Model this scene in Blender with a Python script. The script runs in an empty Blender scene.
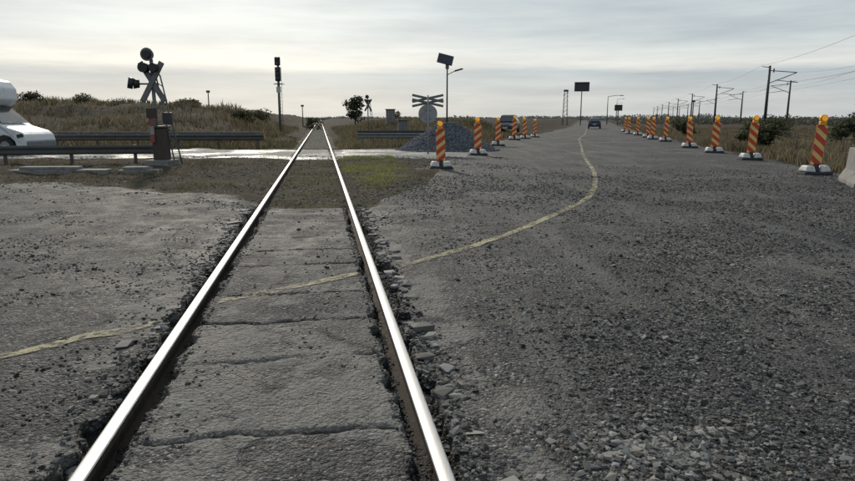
import bpy, math, random
import numpy as np
from mathutils import Vector, Matrix
random.seed(7); rng=np.random.default_rng(11)
scene=bpy.context.scene
scene.view_settings.view_transform='Standard'; scene.view_settings.look='None'; scene.view_settings.exposure=0
R=math.radians
# ---------------------------------------------------------------- nodes
class NT:
    def __init__(s,nt): s.nt=nt; s.n=nt.nodes; s.l=nt.links
    def new(s,t,**k):
        n=s.n.new(t)
        for a,b in k.items(): setattr(n,a,b)
        return n
    def put(s,sock,v):
        if hasattr(v,'is_output'): s.l.new(v,sock)
        else: sock.default_value=v
    def math(s,op,a,b=0.0,c=None,clamp=False):
        n=s.new('ShaderNodeMath',operation=op,use_clamp=clamp)
        s.put(n.inputs[0],a); s.put(n.inputs[1],b)
        if c is not None: s.put(n.inputs[2],c)
        return n.outputs[0]
    def mix(s,f,a,b,mode='MIX'):
        n=s.new('ShaderNodeMix',data_type='RGBA',blend_type=mode)
        s.put(n.inputs[0],f)
        for i,v in ((6,a),(7,b)):
            if isinstance(v,tuple) and len(v)==3: v=v+(1,)
            s.put(n.inputs[i],v)
        return n.outputs[2]
    def ramp(s,f,pts):
        n=s.new('ShaderNodeValToRGB'); s.put(n.inputs[0],f); e=n.color_ramp.elements
        while len(e)<len(pts): e.new(.5)
        for i,(p,c) in enumerate(pts):
            if not isinstance(c,tuple): c=(c,c,c)
            e[i].position=p; e[i].color=c+(1,)
        return n.outputs[0]
    def noise(s,vec,scale,detail=4,rough=.55,out=0):
        n=s.new('ShaderNodeTexNoise'); s.put(n.inputs['Vector'],vec)
        n.inputs['Scale'].default_value=scale; n.inputs['Detail'].default_value=detail; n.inputs['Roughness'].default_value=rough
        return n.outputs[out]
    def vor(s,vec,scale,out='Distance',feat='F1'):
        n=s.new('ShaderNodeTexVoronoi',feature=feat); s.put(n.inputs['Vector'],vec); n.inputs['Scale'].default_value=scale
        return n.outputs[out]
    def obj(s): return s.new('ShaderNodeTexCoord').outputs['Object']
    def attr(s,name,out='Fac'): return s.new('ShaderNodeAttribute',attribute_name=name).outputs[out]
    def mapr(s,v,a,b,c=0,d=1,smooth=True):
        n=s.new('ShaderNodeMapRange'); n.interpolation_type='SMOOTHSTEP' if smooth else 'LINEAR'
        s.put(n.inputs[0],v)
        for i,x in enumerate((a,b,c,d)): n.inputs[i+1].default_value=x
        return n.outputs[0]
def newmat(name):
    m=bpy.data.materials.new(name); m.use_nodes=True
    t=NT(m.node_tree); b=m.node_tree.nodes['Principled BSDF']
    return m,t,b
def mat(name,col,rough=.6,metal=0.,var=.25,scale=8,bump=.0,dirt=None,spec=.5,emit=None):
    m,t,b=newmat(name); o=t.obj()
    n=t.noise(o,scale,5,.6)
    c=t.mix(1.0,tuple(col),t.ramp(n,[(.3,1-var),(.7,1+0*var)]),'MULTIPLY')
    if dirt:
        d=t.mapr(t.noise(o,scale*.6,6,.7),.48,.68)
        c=t.mix(t.math('MULTIPLY',d,dirt[1]),c,dirt[0])
    t.put(b.inputs['Base Color'],c)
    b.inputs['Metallic'].default_value=metal
    t.put(b.inputs['Roughness'],t.mapr(n,.2,.8,max(rough-.1,.02),min(rough+.12,1)))
    b.inputs['Specular IOR Level'].default_value=spec
    if bump:
        bn=t.new('ShaderNodeBump'); bn.inputs['Distance'].default_value=bump; t.put(bn.inputs['Height'],t.noise(o,scale*4,4)); t.put(b.inputs['Normal'],bn.outputs[0])
    if emit:
        b.inputs['Emission Color'].default_value=tuple(emit[0])+(1,); b.inputs['Emission Strength'].default_value=emit[1]
    return m
def attrmat(name,rough=.9,spec=.15,trans=0.):
    m,t,b=newmat(name); a=t.attr('col','Color')
    t.put(b.inputs['Base Color'],a)
    b.inputs['Roughness'].default_value=rough; b.inputs['Specular IOR Level'].default_value=spec
    if trans:
        tr=t.new('ShaderNodeBsdfTranslucent'); t.put(tr.inputs[0],a); mx=t.new('ShaderNodeMixShader'); mx.inputs[0].default_value=trans
        t.l.new(b.outputs[0],mx.inputs[1]); t.l.new(tr.outputs[0],mx.inputs[2]); t.l.new(mx.outputs[0],t.n['Material Output'].inputs[0])
    return m
# ---------------------------------------------------------------- mesh helpers
def link(o,parent=None):
    scene.collection.objects.link(o)
    if parent: o.parent=parent
    return o
def npmesh(name,V,F,m,col=None,parent=None,smooth=False,attrs=None):
    V=np.asarray(V,dtype=np.float32); F=np.asarray(F,dtype=np.int32); k=F.shape[1]
    me=bpy.data.meshes.new(name); me.vertices.add(len(V)); me.vertices.foreach_set('co',V.ravel())
    me.loops.add(F.size); me.loops.foreach_set('vertex_index',F.ravel())
    me.polygons.add(len(F)); me.polygons.foreach_set('loop_start',np.arange(0,F.size,k,dtype=np.int32))
    try: me.polygons.foreach_set('loop_total',np.full(len(F),k,dtype=np.int32))
    except Exception: pass
    me.update(calc_edges=True); me.validate()
    if smooth: me.polygons.foreach_set('use_smooth',np.ones(len(me.polygons),dtype=bool))
    else: me.polygons.foreach_set('use_smooth',np.zeros(len(me.polygons),dtype=bool))
    if col is not None:
        a=me.attributes.new('col','FLOAT_COLOR','POINT'); c=np.ones((len(V),4),dtype=np.float32); c[:,:3]=col; a.data.foreach_set('color',c.ravel())
    for k2,v in (attrs or {}).items():
        a=me.attributes.new(k2,'FLOAT','POINT'); a.data.foreach_set('value',np.asarray(v,dtype=np.float32).ravel())
    me.materials.append(m)
    return link(bpy.data.objects.new(name,me),parent)
def pymesh(name,V,F,m,parent=None,bevel=0,smooth=False,loc=(0,0,0),rot=(0,0,0)):
    me=bpy.data.meshes.new(name); me.from_pydata([tuple(v) for v in V],[],F); me.update(); me.materials.append(m)
    if smooth:
        for p in me.polygons: p.use_smooth=True
    o=link(bpy.data.objects.new(name,me),parent); o.location=loc; o.rotation_euler=rot
    if bevel:
        b=o.modifiers.new('b','BEVEL'); b.width=bevel; b.segments=2; b.limit_method='ANGLE'
    return o
def box(name,size,loc,m,parent=None,rot=(0,0,0),bevel=.01,top=(1,1)):
    x,y,z=[a/2 for a in size]; tx,ty=top
    V=[(-x,-y,-z),(x,-y,-z),(x,y,-z),(-x,y,-z),(-x*tx,-y*ty,z),(x*tx,-y*ty,z),(x*tx,y*ty,z),(-x*tx,y*ty,z)]
    F=[(0,3,2,1),(4,5,6,7),(0,1,5,4),(1,2,6,5),(2,3,7,6),(3,0,4,7)]
    return pymesh(name,V,F,m,parent,bevel,False,loc,rot)
def tubes(name,segs,m,parent=None,n=10,smooth=True):
    V=[];F=[]
    for a,b,ra,rb in segs:
        a=Vector(a);b=Vector(b);d=(b-a).normalized(); u=d.orthogonal().normalized(); w=d.cross(u); k=len(V)
        for p,r in ((a,ra),(b,rb)):
            for i in range(n):
                t=2*math.pi*i/n; V.append(p+u*math.cos(t)*r+w*math.sin(t)*r)
        for i in range(n):
            j=(i+1)%n; F.append((k+i,k+j,k+n+j,k+n+i))
        F.append(tuple(k+n-1-i for i in range(n))); F.append(tuple(k+n+i for i in range(n)))
    o=pymesh(name,V,F,m,parent)
    for p in o.data.polygons: p.use_smooth=(len(p.vertices)==4 and smooth)
    return o
def extr(name,prof,y0,y1,m,parent=None,bevel=.0,inset=None,loc=(0,0,0),rot=(0,0,0)):
    n=len(prof); V=[(x,y0,z) for x,z in prof]+[(x,y1,z) for x,z in prof]
    if inset: V=[(x,y0+inset(x,z),z) for x,z in prof]+[(x,y1-inset(x,z),z) for x,z in prof]
    F=[(i,(i+1)%n,n+(i+1)%n,n+i) for i in range(n)]+[tuple(range(n))[::-1],tuple(range(n,2*n))]
    return pymesh(name,V,F,m,parent,bevel,False,loc,rot)
def empty(name,loc=(0,0,0),rz=0,s=1):
    e=bpy.data.objects.new(name,None); link(e); e.location=loc; e.rotation_euler=(0,0,rz); e.scale=(s,s,s); e.empty_display_size=.2
    return e
# ---------------------------------------------------------------- noise
def h2(i,j,seed):
    n=(i.astype(np.int64)*374761393+j.astype(np.int64)*668265263+seed*982451653)&0xffffffff
    n=((n^(n>>13))*1274126177)&0xffffffff
    n=(n^(n>>16))&0xffffffff
    return n/4294967295.0
def vn(x,y,seed=0):
    x=np.asarray(x,float);y=np.asarray(y,float)
    i=np.floor(x);j=np.floor(y);fx=x-i;fy=y-j;fx=fx*fx*(3-2*fx);fy=fy*fy*(3-2*fy)
    i=i.astype(np.int64);j=j.astype(np.int64)
    a=h2(i,j,seed);b=h2(i+1,j,seed);c=h2(i,j+1,seed);d=h2(i+1,j+1,seed)
    return (a*(1-fx)+b*fx)*(1-fy)+(c*(1-fx)+d*fx)*fy
def fbm(x,y,seed=0,o=4):
    v=0;a=.5;tot=0
    for k in range(o):
        v=v+a*vn(x*2**k,y*2**k,seed+k);tot+=a;a*=.5
    return v/tot
def ss(x,a,b):
    t=np.clip((x-a)/(b-a),0,1); return t*t*(3-2*t)
# ---------------------------------------------------------------- frames
CAMH=1.46
TH=R(9.34); D=np.array([-math.sin(TH),math.cos(TH)]); Rt=np.array([math.cos(TH),math.sin(TH)]); O=np.array([-.2778,-.0457])
def ST2W(s,t): return O[0]+s*Rt[0]+t*D[0], O[1]+s*Rt[1]+t*D[1]
def W2ST(x,y):
    dx=x-O[0];dy=y-O[1]; return dx*Rt[0]+dy*Rt[1], dx*D[0]+dy*D[1]
YR=[-60,0,13.8,17.4,23.4,28.2,33,42,57,110,450,2000]; XR=[13,11.5,10.6,11.2,12.5,13.3,14.2,16.4,19.6,33,120,520]
YL=[19.2,26.7,35.7,45,51,110,450,2000]; XL=[-.2,1.3,3.2,5.4,7.6,24,106,480]
XB=[-60,-15,-6,-2.6,-1,.0,.4]; YB=[19,15.8,14.2,11.6,11.6,15.,19.2]
def masks(x,y,s,t):
    w=(fbm(x*.7,y*.7,5)-.5)*1.6
    right=ss(np.interp(y,YR,XR)-x+w*.6,-.4,.4)
    yb=np.interp(x,XB,YB)
    near=ss(yb-y+w*1.4,-.9,.9)
    far=ss(x-np.interp(y,YL,XL)+w*.5,-.3,.3)
    asph=np.where(x<.4,np.maximum(near,far*(y>19)),np.where(y<19.2,1,far))*right
    side=ss(y-24.8+w*.3,-.3,.3)*ss(31.8+w*.3-y,-.3,.3)*(x<np.interp(y,YL,XL)+.5)
    asph=np.maximum(asph,side)
    pale=side*.9
    nz=fbm(s*2.2,t*1.6,31)
    pav=ss(11.5-t,0,1)
    kk=np.searchsorted(JT,t); lv=h2(kk.astype(np.int64),kk.astype(np.int64)*0+3,9)
    dj=np.full_like(t,9.)
    for j in JT: dj=np.minimum(dj,np.abs(t-j))
    conc=pav*ss(.68-np.abs(s),0,.06)*np.maximum(ss(nz+.12*(lv-.5)*2,.50,.66)*.8, ss(.16-dj,0,.16)*ss(fbm(s*2.5,t*2.5,32),.46,.6)*.8)
    conc=np.maximum(conc,pav*ss(1.55-np.abs(s),0,.3)*(np.abs(s)>.7)*ss(fbm(s*1.8,t*1.4,35),.52,.68)*.75)
    conc=np.maximum(conc,pav*ss(.22-np.abs(s-1.08),0,.15)*ss(fbm(s*3,t*2.,33),.40,.54)*.9)
    conc=np.maximum(conc,pav*ss(.2-np.abs(s+1.08),0,.15)*ss(fbm(s*3,t*2.,34),.43,.58)*.8)
    conc=np.maximum(conc,pav*ss(.12-np.abs(s+1.9+.1*np.sin(t)),0,.1)*ss(fbm(s*3,t*1.2,36),.42,.56)*.8)
    conc=np.maximum(conc,pav*ss(fbm(s*.8,t*1.,39),.58,.72)*ss(2.8-np.abs(s),0,.8)*.6)
    g=fbm(x*.35,y*.35,51)
    green=ss(g,.42,.62)*.5
    green=np.maximum(green,ss(.9-np.abs(s),0,.3)*ss(t,11,13)*.55)
    green=np.maximum(green,ss(.9-np.abs(s-1.9),0,.6)*ss(t,14,17)*ss(26-t,0,3)*.8)
    green=green*(1-ss(y,45,80)*.7)*(1-.8*ss(x-np.interp(y,YR,XR),0,2))
    return asph,pale,conc,green
JT=np.cumsum(rng.uniform(.75,1.15,16))+1.2
def H(x,y,s,t):
    a,p,c,g=masks(x,y,s,t)
    z=-.035+ (fbm(x*.5,y*.5,3)-.5)*.06*ss(np.abs(s),.8,3)
    z=z+(fbm(x*6,y*6,9,4)-.5)*.024
    z=z+c*.003
    e=1-a
    z=z+e*((fbm(x*.9,y*.9,12,4)-.35)*.28*ss(np.abs(s),.9,2.)-.07)
    pav=np.maximum(ss(11.6-t,0,.8), ss(t,25.5,26)*ss(33.-t,0,.5))
    jn=np.zeros_like(x)
    for k,j in enumerate(JT):
        jj=j+.05*(vn(s*5,s*0+k,60)-.5)+.03*(vn(s*17,s*0+k,62)-.5)+.04*s*(k%3-1)
        jn=np.maximum(jn,ss(.021-np.abs(t-jj),-.010,.010)*(.25+.75*ss(vn(s*3,s*0+k,61),.2,.45)))
    z=z-jn*.024*ss(.64-np.abs(s),0,.05)*pav
    wi=.03+.045*vn(t*2.3,t*0,71)+.05*ss(vn(t*5,t*0+3,72),.6,.8)
    wo=.035+.085*ss(fbm(t*1.3,t*0+9,73),.4,.7)+.09*ss(vn(t*4,t*0+2,76),.6,.8)*ss(vn(t*1.1,t*0+2,79),.3,.6)
    wl=.03+.07*ss(fbm(t*1.5,t*0+5,77),.4,.7)+.06*ss(vn(t*5,t*0+2,78),.6,.8)
    A=np.abs(s)
    jag=.03*(vn(t*22,s*0+1,170)-.5)+.02*(vn(s*22,t*22,171)-.5)
    inner=ss(A+jag,.725-wi-.015,.725-wi)*(A<.76)
    wr=np.where(s>0,wo,wl)
    outer=ss(.79+wr+.02-A+jag,0,.02)*(A>=.76)
    gr=np.clip(inner+outer,0,1)*pav
    z=z-gr*(.07+.04*fbm(x*12,y*12,80))
    bal=(1-pav)*ss(1.3-A,0,.4)
    z=z*(1-bal)+bal*(-.13+.04*fbm(x*5,y*5,81))
    z=z-.03*ss(.45-np.abs(A-1.0),0,.3)*pav*vn(t*1.1,s*0,90)
    rough=(fbm(x*.12,y*.12,40)-.5)
    bank=ss(-s,3.2,9.5)*ss(t,38,58)*(1-ss(t,240,500))
    z=z+bank*(2.1+rough*2.2+.9*ss(-s,14,34)+.8*(fbm(x*.35,y*.35,46)-.5))
    bank2=ss(s,3.,8)*ss(t,46,62)*ss(np.interp(y,YL,XL)-x,1.5,6)
    z=z+bank2*(1.0+rough*.8)
    fr=ss(x-np.interp(y,YR,XR),.8,6)
    z=z-fr*(.35+.3*rough)*(1-ss(y,60,120)) + fr*(fbm(x*.3,y*.3,44)-.5)*.5
    return z,a,p,c,g,np.clip(gr+jn*.75*ss(.64-A,0,.05)*pav,0,1)
def axis_sym():
    c=list(np.arange(0,1.45,.0165)); v=c[-1]; d=.0165
    while v<3500:
        d=min(d*1.035,400); v+=d; c.append(v)
    c=np.array(c); return np.concatenate([-c[::-1][:-1],c])
def axis_t():
    c=list(np.arange(1.6,7.5,.018)); v=c[-1]; d=.018
    while v<4000:
        d=min(d*1.028,300); v+=d; c.append(v)
    b=[];v=1.6;d=.03
    while v>-2500:
        d=min(d*1.09,300); v-=d; b.append(v)
    return np.array(b[::-1]+c)
SA=axis_sym(); TA=axis_t(); S,T=np.meshgrid(SA,TA)
X,Y=ST2W(S,T)
Z,ma,mp,mc,mg,mgr=H(X,Y,S,T)
def zg(x,y):
    x=np.asarray(x,float);y=np.asarray(y,float); s,t=W2ST(x,y)
    i=np.clip(np.searchsorted(SA,s)-1,0,len(SA)-2); j=np.clip(np.searchsorted(TA,t)-1,0,len(TA)-2)
    fs=(s-SA[i])/(SA[i+1]-SA[i]); ft=(t-TA[j])/(TA[j+1]-TA[j])
    return (Z[j,i]*(1-fs)+Z[j,i+1]*fs)*(1-ft)+(Z[j+1,i]*(1-fs)+Z[j+1,i+1]*fs)*ft
def z1(x,y): return float(zg(np.array([x]),np.array([y]))[0])
# ground material
m_g,t,b=newmat('ground_surface'); o=t.obj()
v1n=t.new('ShaderNodeTexVoronoi'); t.put(v1n.inputs['Vector'],o); v1n.inputs['Scale'].default_value=80
v2n=t.new('ShaderNodeTexVoronoi'); t.put(v2n.inputs['Vector'],o); v2n.inputs['Scale'].default_value=34
v1,v1d=v1n.outputs['Color'],v1n.outputs['Distance']; v2c,v2=v2n.outputs['Color'],v2n.outputs['Distance']
sp=t.new('ShaderNodeSeparateColor'); t.l.new(v1,sp.inputs[0]); sp2=t.new('ShaderNodeSeparateColor'); t.l.new(v2c,sp2.inputs[0])
agg=t.ramp(sp.outputs[0],[(0,(.022,.022,.024)),(.5,(.048,.048,.050)),(.85,(.09,.089,.088)),(1,(.24,.235,.225))])
agg2=t.ramp(sp2.outputs[1],[(0,.6),(.7,1.0),(1,1.6)])
asph=t.mix(1.,agg,agg2,'MULTIPLY')
big=t.noise(o,.45,5,.6); mid=t.noise(o,2.3,5,.7)
asph=t.mix(1.,asph,t.ramp(big,[(.32,(.62,.62,.65)),(.5,(1,.99,.97)),(.66,(1.7,1.63,1.52))]),'MULTIPLY')
asph=t.mix(1.,asph,t.ramp(mid,[(.3,.5),(.7,1.5)]),'MULTIPLY')
mp_=t.new('ShaderNodeMapping'); t.l.new(o,mp_.inputs[0]); mp_.inputs['Rotation'].default_value=(0,0,R(14)); mp_.inputs['Scale'].default_value=(1.3,.10,1)
st=t.noise(mp_.outputs[0],1.2,5,.6)
asph=t.mix(t.mapr(st,.50,.64,0,.55),asph,(.125,.119,.11))
conc=t.mix(1.,t.ramp(mid,[(.3,(.095,.092,.086)),(.5,(.17,.164,.152)),(.68,(.26,.25,.23))]),t.ramp(t.noise(o,60,3),[(.3,.6),(.7,1.1)]),'MULTIPLY')
brk=t.noise(o,4.5,7,.82)
earth=t.ramp(t.noise(o,1.7,5,.7),[(.25,(.028,.023,.017)),(.5,(.066,.054,.04)),(.75,(.13,.108,.08))])
earth=t.mix(1.,earth,t.ramp(t.noise(o,30,3,.7),[(.3,.6),(.7,1.3)]),'MULTIPLY')
grn=t.ramp(mid,[(.3,(.045,.045,.026)),(.6,(.08,.076,.045)),(.8,(.11,.10,.065))])
def bm(a,k=.7,lo=.38,hi=.62):
    return t.mapr(t.math('ADD',a,t.math('MULTIPLY',t.math('SUBTRACT',brk,.5),k)),lo,hi)
mE=bm(t.attr('asph'),1.3); mP=bm(t.attr('pale'),.3)
earth=t.mix(bm(t.attr('green'),1.2),earth,grn)
base=t.mix(mE,earth,asph)
base=t.mix(mP,base,t.mix(1.,(.20,.20,.192),t.ramp(mid,[(.3,.6),(.7,1.2)]),'MULTIPLY'))
fine=t.noise(o,18,4,.7)
mC=t.math('MULTIPLY',bm(t.attr('conc'),1.9,.35,.75),t.mapr(fine,.34,.56,.25,.78))
base=t.mix(mC,base,conc)
crk=t.vor(t.mix(.12,o,t.noise(o,2,3,.6,1)),.9,'Distance','DISTANCE_TO_EDGE')
base=t.mix(t.math('MULTIPLY',t.mapr(crk,.004,.018,.7,0),t.mapr(big,.45,.55)),base,(.015,.015,.015))
base=t.mix(t.mapr(t.attr('groove'),.3,.8,0,.88),base,(.018,.017,.015))
t.put(b.inputs['Base Color'],base)
wet=t.math('MULTIPLY',mP,t.mapr(big,.46,.62))
rgh=t.mapr(mid,.3,.7,.62,.88)
rr=t.mix(mE,(.95,.95,.95),rgh); rr=t.mix(wet,rr,(.40,.40,.40)); t.put(b.inputs['Roughness'],rr)
sx=t.mix(mE,(.06,.06,.06),(.2,.2,.2)); t.put(b.inputs['Specular IOR Level'],sx)
hh=t.math('ADD',t.math('MULTIPLY',v1d,-.8),t.math('ADD',t.math('MULTIPLY',v2,-1.2),t.math('MULTIPLY',fine,1.2)))
bn=t.new('ShaderNodeBump'); t.put(bn.inputs['Distance'],t.math('MULTIPLY',t.math('SUBTRACT',1,t.math('MAXIMUM',t.math('MULTIPLY',wet,.8),t.math('MULTIPLY',mC,.5))),.014)); bn.inputs['Strength'].default_value=1.; t.put(bn.inputs['Height'],hh); t.put(b.inputs['Normal'],bn.outputs[0])
nr,nc=Z.shape; idx=np.arange(nr*nc).reshape(nr,nc)
F=np.stack([idx[:-1,:-1],idx[:-1,1:],idx[1:,1:],idx[1:,:-1]],-1).reshape(-1,4)
npmesh('ground',np.stack([X,Y,Z],-1).reshape(-1,3),F,m_g,smooth=True,attrs=dict(asph=ma,pale=mp,conc=mc,green=mg,groove=mgr))
# ---------------------------------------------------------------- rails
m_rt,t,b=newmat('rail_polished_top'); o=t.obj()
mpr=t.new('ShaderNodeMapping'); t.l.new(o,mpr.inputs[0]); mpr.inputs['Rotation'].default_value=(0,0,-TH); mpr.inputs['Scale'].default_value=(40,.8,1)
rn=t.noise(mpr.outputs[0],3,5)
b.inputs['Metallic'].default_value=1; t.put(b.inputs['Base Color'],t.ramp(rn,[(.3,(.36,.35,.34)),(.7,(.78,.75,.71))])); t.put(b.inputs['Roughness'],t.mapr(rn,.3,.7,.48,.28))
m_rs=mat('rail_rust_side',(.06,.047,.038),.85,.0,.5,20,.004,None,.2)
def rail(sc):
    prof=[(.0355,-.006),(.036,-.035),(.012,-.05),(.012,-.12),(.07,-.14),(.07,-.15),(-.07,-.15),(-.07,-.14),(-.012,-.12),(-.012,-.05),(-.036,-.035),(-.0355,-.006),(-.031,0),(-.024,.002),(0,.0035),(.024,.002),(.031,0)]
    ts=np.concatenate([np.arange(-8,40,1.),np.geomspace(40,900,50)])
    V=[];F=[]
    for tt in ts:
        for p in prof:
            x,y=ST2W(sc+p[0],tt); V.append((x,y,p[1]))
    n=len(prof)
    for k in range(len(ts)-1):
        for i in range(n):
            j=(i+1)%n; F.append((k*n+i,(k+1)*n+i,(k+1)*n+j,k*n+j))
    o=pymesh('railway_rail',V,F,m_rs); o.data.materials.append(m_rt)
    for q,p in enumerate(o.data.polygons):
        i=q%n
        if i>=11 or i==16: p.material_index=1
        p.use_smooth=i>=11
rail(-.7525); rail(.7525)
m_sl=mat('weathered_sleeper',(.10,.095,.085),.9,0,.4,6,.01)
V=[];F=[]
for k in range(160):
    tt=34.5+k*.6
    q=len(V)
    for zz in (-.3,-.105):
        for a_,b_ in ((-1.25,-.12),(1.25,-.12),(1.25,.12),(-1.25,.12)):
            x,y=ST2W(a_,tt+b_); V.append((x,y,zz))
    F+=[(q+4,q+5,q+6,q+7),(q,q+1,q+5,q+4),(q+1,q+2,q+6,q+5),(q+2,q+3,q+7,q+6),(q+3,q,q+4,q+7)]
pymesh('railway_sleepers',V,F,m_sl)
# ---------------------------------------------------------------- stones
m_st=attrmat('stone',.85,.25)
OCT=np.array([(1,1,.8),(-1,1,.7),(-1,-1,.8),(1,-1,.7),(.9,.9,-.6),(-.9,1,-.6),(-1,-.9,-.6),(1,-1,-.6),(0,.1,1.05)])
SF=np.array([(0,1,8),(1,2,8),(2,3,8),(3,0,8),(0,4,5),(0,5,1),(1,5,6),(1,6,2),(2,6,7),(2,7,3),(3,7,4),(3,4,0)])
def stones(name,P,size,colr,m=m_st,flat=.7):
    n=len(P)
    V=OCT[None]*(1+rng.uniform(-.45,.35,(n,9,3)))
    V*=size[:,None,None]*rng.uniform(.55,1.2,(n,1,3))*np.array([1,1,flat])
    a=rng.uniform(0,6.28,n);c,s_=np.cos(a)[:,None],np.sin(a)[:,None]
    tlt=rng.normal(0,.45 if flat>.5 else .12,n)[:,None]
    x,y,z=V[...,0],V[...,1],V[...,2]
    y,z=y*np.cos(tlt)-z*np.sin(tlt),y*np.sin(tlt)+z*np.cos(tlt)
    V=np.stack([x*c-y*s_,x*s_+y*c,z],-1)+P[:,None,:]
    F=(SF[None]+9*np.arange(n)[:,None,None]).reshape(-1,3)
    col=np.repeat(colr,9,axis=0)
    return npmesh(name,V.reshape(-1,3),F,m,col=col)
def greycol(n,lo,hi,warm=.04,p=1.0):
    g=lo+(hi-lo)*rng.uniform(0,1,n)**p; k=rng.uniform(-.02,1,n)*warm
    return np.stack([g*(1+k),g,g*(1-k*1.5)],-1)
def dn(x,y):
    s,t=W2ST(x,y)
    d=ss(s,1.1,2.4)*(.10+.9*ss(fbm(x*.8,y*.8,101)+.06*ss(x,2,5),.40,.60))
    d=np.maximum(d,.30*(np.abs(s)>1)*ss(fbm(x*1.4,y*1.4,102),.48,.68))
    d=np.maximum(d,.10*(np.abs(s)<.6)*ss(fbm(x*2.4,y*2.4,103),.48,.65))
    return d*(np.abs(np.abs(s)-.75)>.06)*(1-ss(y,8,22))
n=230000; y=1.8+21*rng.uniform(0,1,n)**2.0; x=(rng.uniform(-1,1.15,n)*(2.2+.62*y)); k=rng.uniform(0,1,n)<dn(x,y)*np.clip((2.2+.62*y)/9,.35,1)*1.5; x,y=x[k],y[k]; n=len(x)
sz=rng.uniform(.0035,.0095,n)*(1+.9*(rng.uniform(0,1,n)>.94))*(1+y/25)
P=np.stack([x,y,zg(x,y)+sz*.2],-1); stones('loose_gravel',P,sz,greycol(n,.03,.22,.06,1.8))
n=700; a=rng.uniform(0,6.28,n); r=np.abs(rng.normal(0,.2,n)); x=1.05+r*np.cos(a)*1.5; y=2.7+r*np.sin(a)*1.1; sz=rng.uniform(.006,.022,n)
stones('crushed_stone_scatter',np.stack([x,y,zg(x,y)+sz*.2],-1),sz,greycol(n,.07,.26,.08,1.2))
n=4600; t_=rng.uniform(1.4,11.8,n); side=rng.choice([-1,1],n,p=[.4,.6]); off=.80+np.abs(rng.normal(.04,.09,n))
sz=rng.uniform(.005,.017,n)*np.where(rng.uniform(0,1,n)>.95,1.7,1)
s_=side*np.maximum(off,.797+sz); x,y=ST2W(s_,t_)
stones('broken_concrete_rubble',np.stack([x,y,zg(x,y)+sz*.2],-1),sz,greycol(n,.03,.2,.05,1.5))
n=3000; t_=rng.uniform(1.4,11.8,n); sz=rng.uniform(.004,.011,n); s_=rng.choice([-1,1],n)*rng.uniform(.60,.705,n); x,y=ST2W(s_,t_)
stones('flangeway_grit',np.stack([x,y,zg(x,y)+sz*.2],-1),sz,greycol(n,.03,.13,.05,1.5))
n=90; t_=np.sort(rng.uniform(1.8,11,n)); sd=np.where(rng.uniform(0,1,n)>.3,1,-1); s_=sd*rng.uniform(.90,1.08,n); x,y=ST2W(s_,t_); sz=rng.uniform(.025,.065,n)
stones('broken_concrete_chunks',np.stack([x,y,np.full(n,-.05)],-1),sz,greycol(n,.10,.25,.08),flat=.4)
# ---------------------------------------------------------------- yellow line
m_y,t,b=newmat('worn_yellow_paint'); o=t.obj()
t.put(b.inputs['Base Color'],t.ramp(t.noise(o,9,5,.7),[(.3,(.20,.18,.11)),(.7,(.40,.355,.21))])); b.inputs['Roughness'].default_value=.8
tr=t.new('ShaderNodeBsdfTransparent'); mx=t.new('ShaderNodeMixShader')
wear=t.mapr(t.math('ADD',t.noise(o,16,6,.85),t.math('MULTIPLY',t.noise(o,1.5,3),.6)),.68,.88,0.0,.92)
t.l.new(wear,mx.inputs[0]); t.l.new(tr.outputs[0],mx.inputs[1]); t.l.new(b.outputs[0],mx.inputs[2]); t.l.new(mx.outputs[0],t.n['Material Output'].inputs[0])
LP=[(24.5,100),(15,62),(11.3,48.3),(8.3,35),(6.6,27.5),(5.5,22.2),(4.75,18.4),(4.15,15.9),(3.65,14.0),(3.02,12.1),(2.12,10.2),(1.25,8.6),(.37,7.25),(-.284,6.47),(-1.15,5.65),(-1.71,5.12),(-1.97,4.7),(-2.40,4.24),(-2.72,3.87),(-3.0,3.55),(-3.5,3.0)]
def cr(P):
    P=[np.array(p,float) for p in P]; out=[]
    for i in range(len(P)-1):
        p0=P[max(i-1,0)];p1=P[i];p2=P[i+1];p3=P[min(i+2,len(P)-1)]
        k=int(max(6,np.linalg.norm(p2-p1)/.03)) if np.linalg.norm(p2-p1)<3 else 60
        for j in range(k):
            u=j/k; out.append(.5*((2*p1)+(-p0+p2)*u+(2*p0-5*p1+4*p2-p3)*u*u+(-p0+3*p1-3*p2+p3)*u**3))
    out.append(P[-1]); return np.array(out)
C=cr(LP); Tn=np.gradient(C,axis=0); Tn/=np.linalg.norm(Tn,axis=1)[:,None]; Nn=np.stack([-Tn[:,1],Tn[:,0]],-1)
rows=[]
for k in (-1,-.5,0,.5,1): 
    q=C+Nn*(.058*k); rows.append(np.stack([q[:,0],q[:,1],zg(q[:,0],q[:,1])+.007],-1))
V=np.stack(rows,1); m_=V.shape[0]; idx=np.arange(m_*5).reshape(m_,5)
F=np.stack([idx[:-1,:-1],idx[:-1,1:],idx[1:,1:],idx[1:,:-1]],-1).reshape(-1,4)
cc=V.reshape(-1,3)[F].mean(1); sc_,_=W2ST(cc[:,0],cc[:,1]); F=F[(np.abs(sc_)<.6)|(np.abs(sc_)>1.0)]
npmesh('yellow_road_marking',V.reshape(-1,3),F,m_y,smooth=True)
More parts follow.
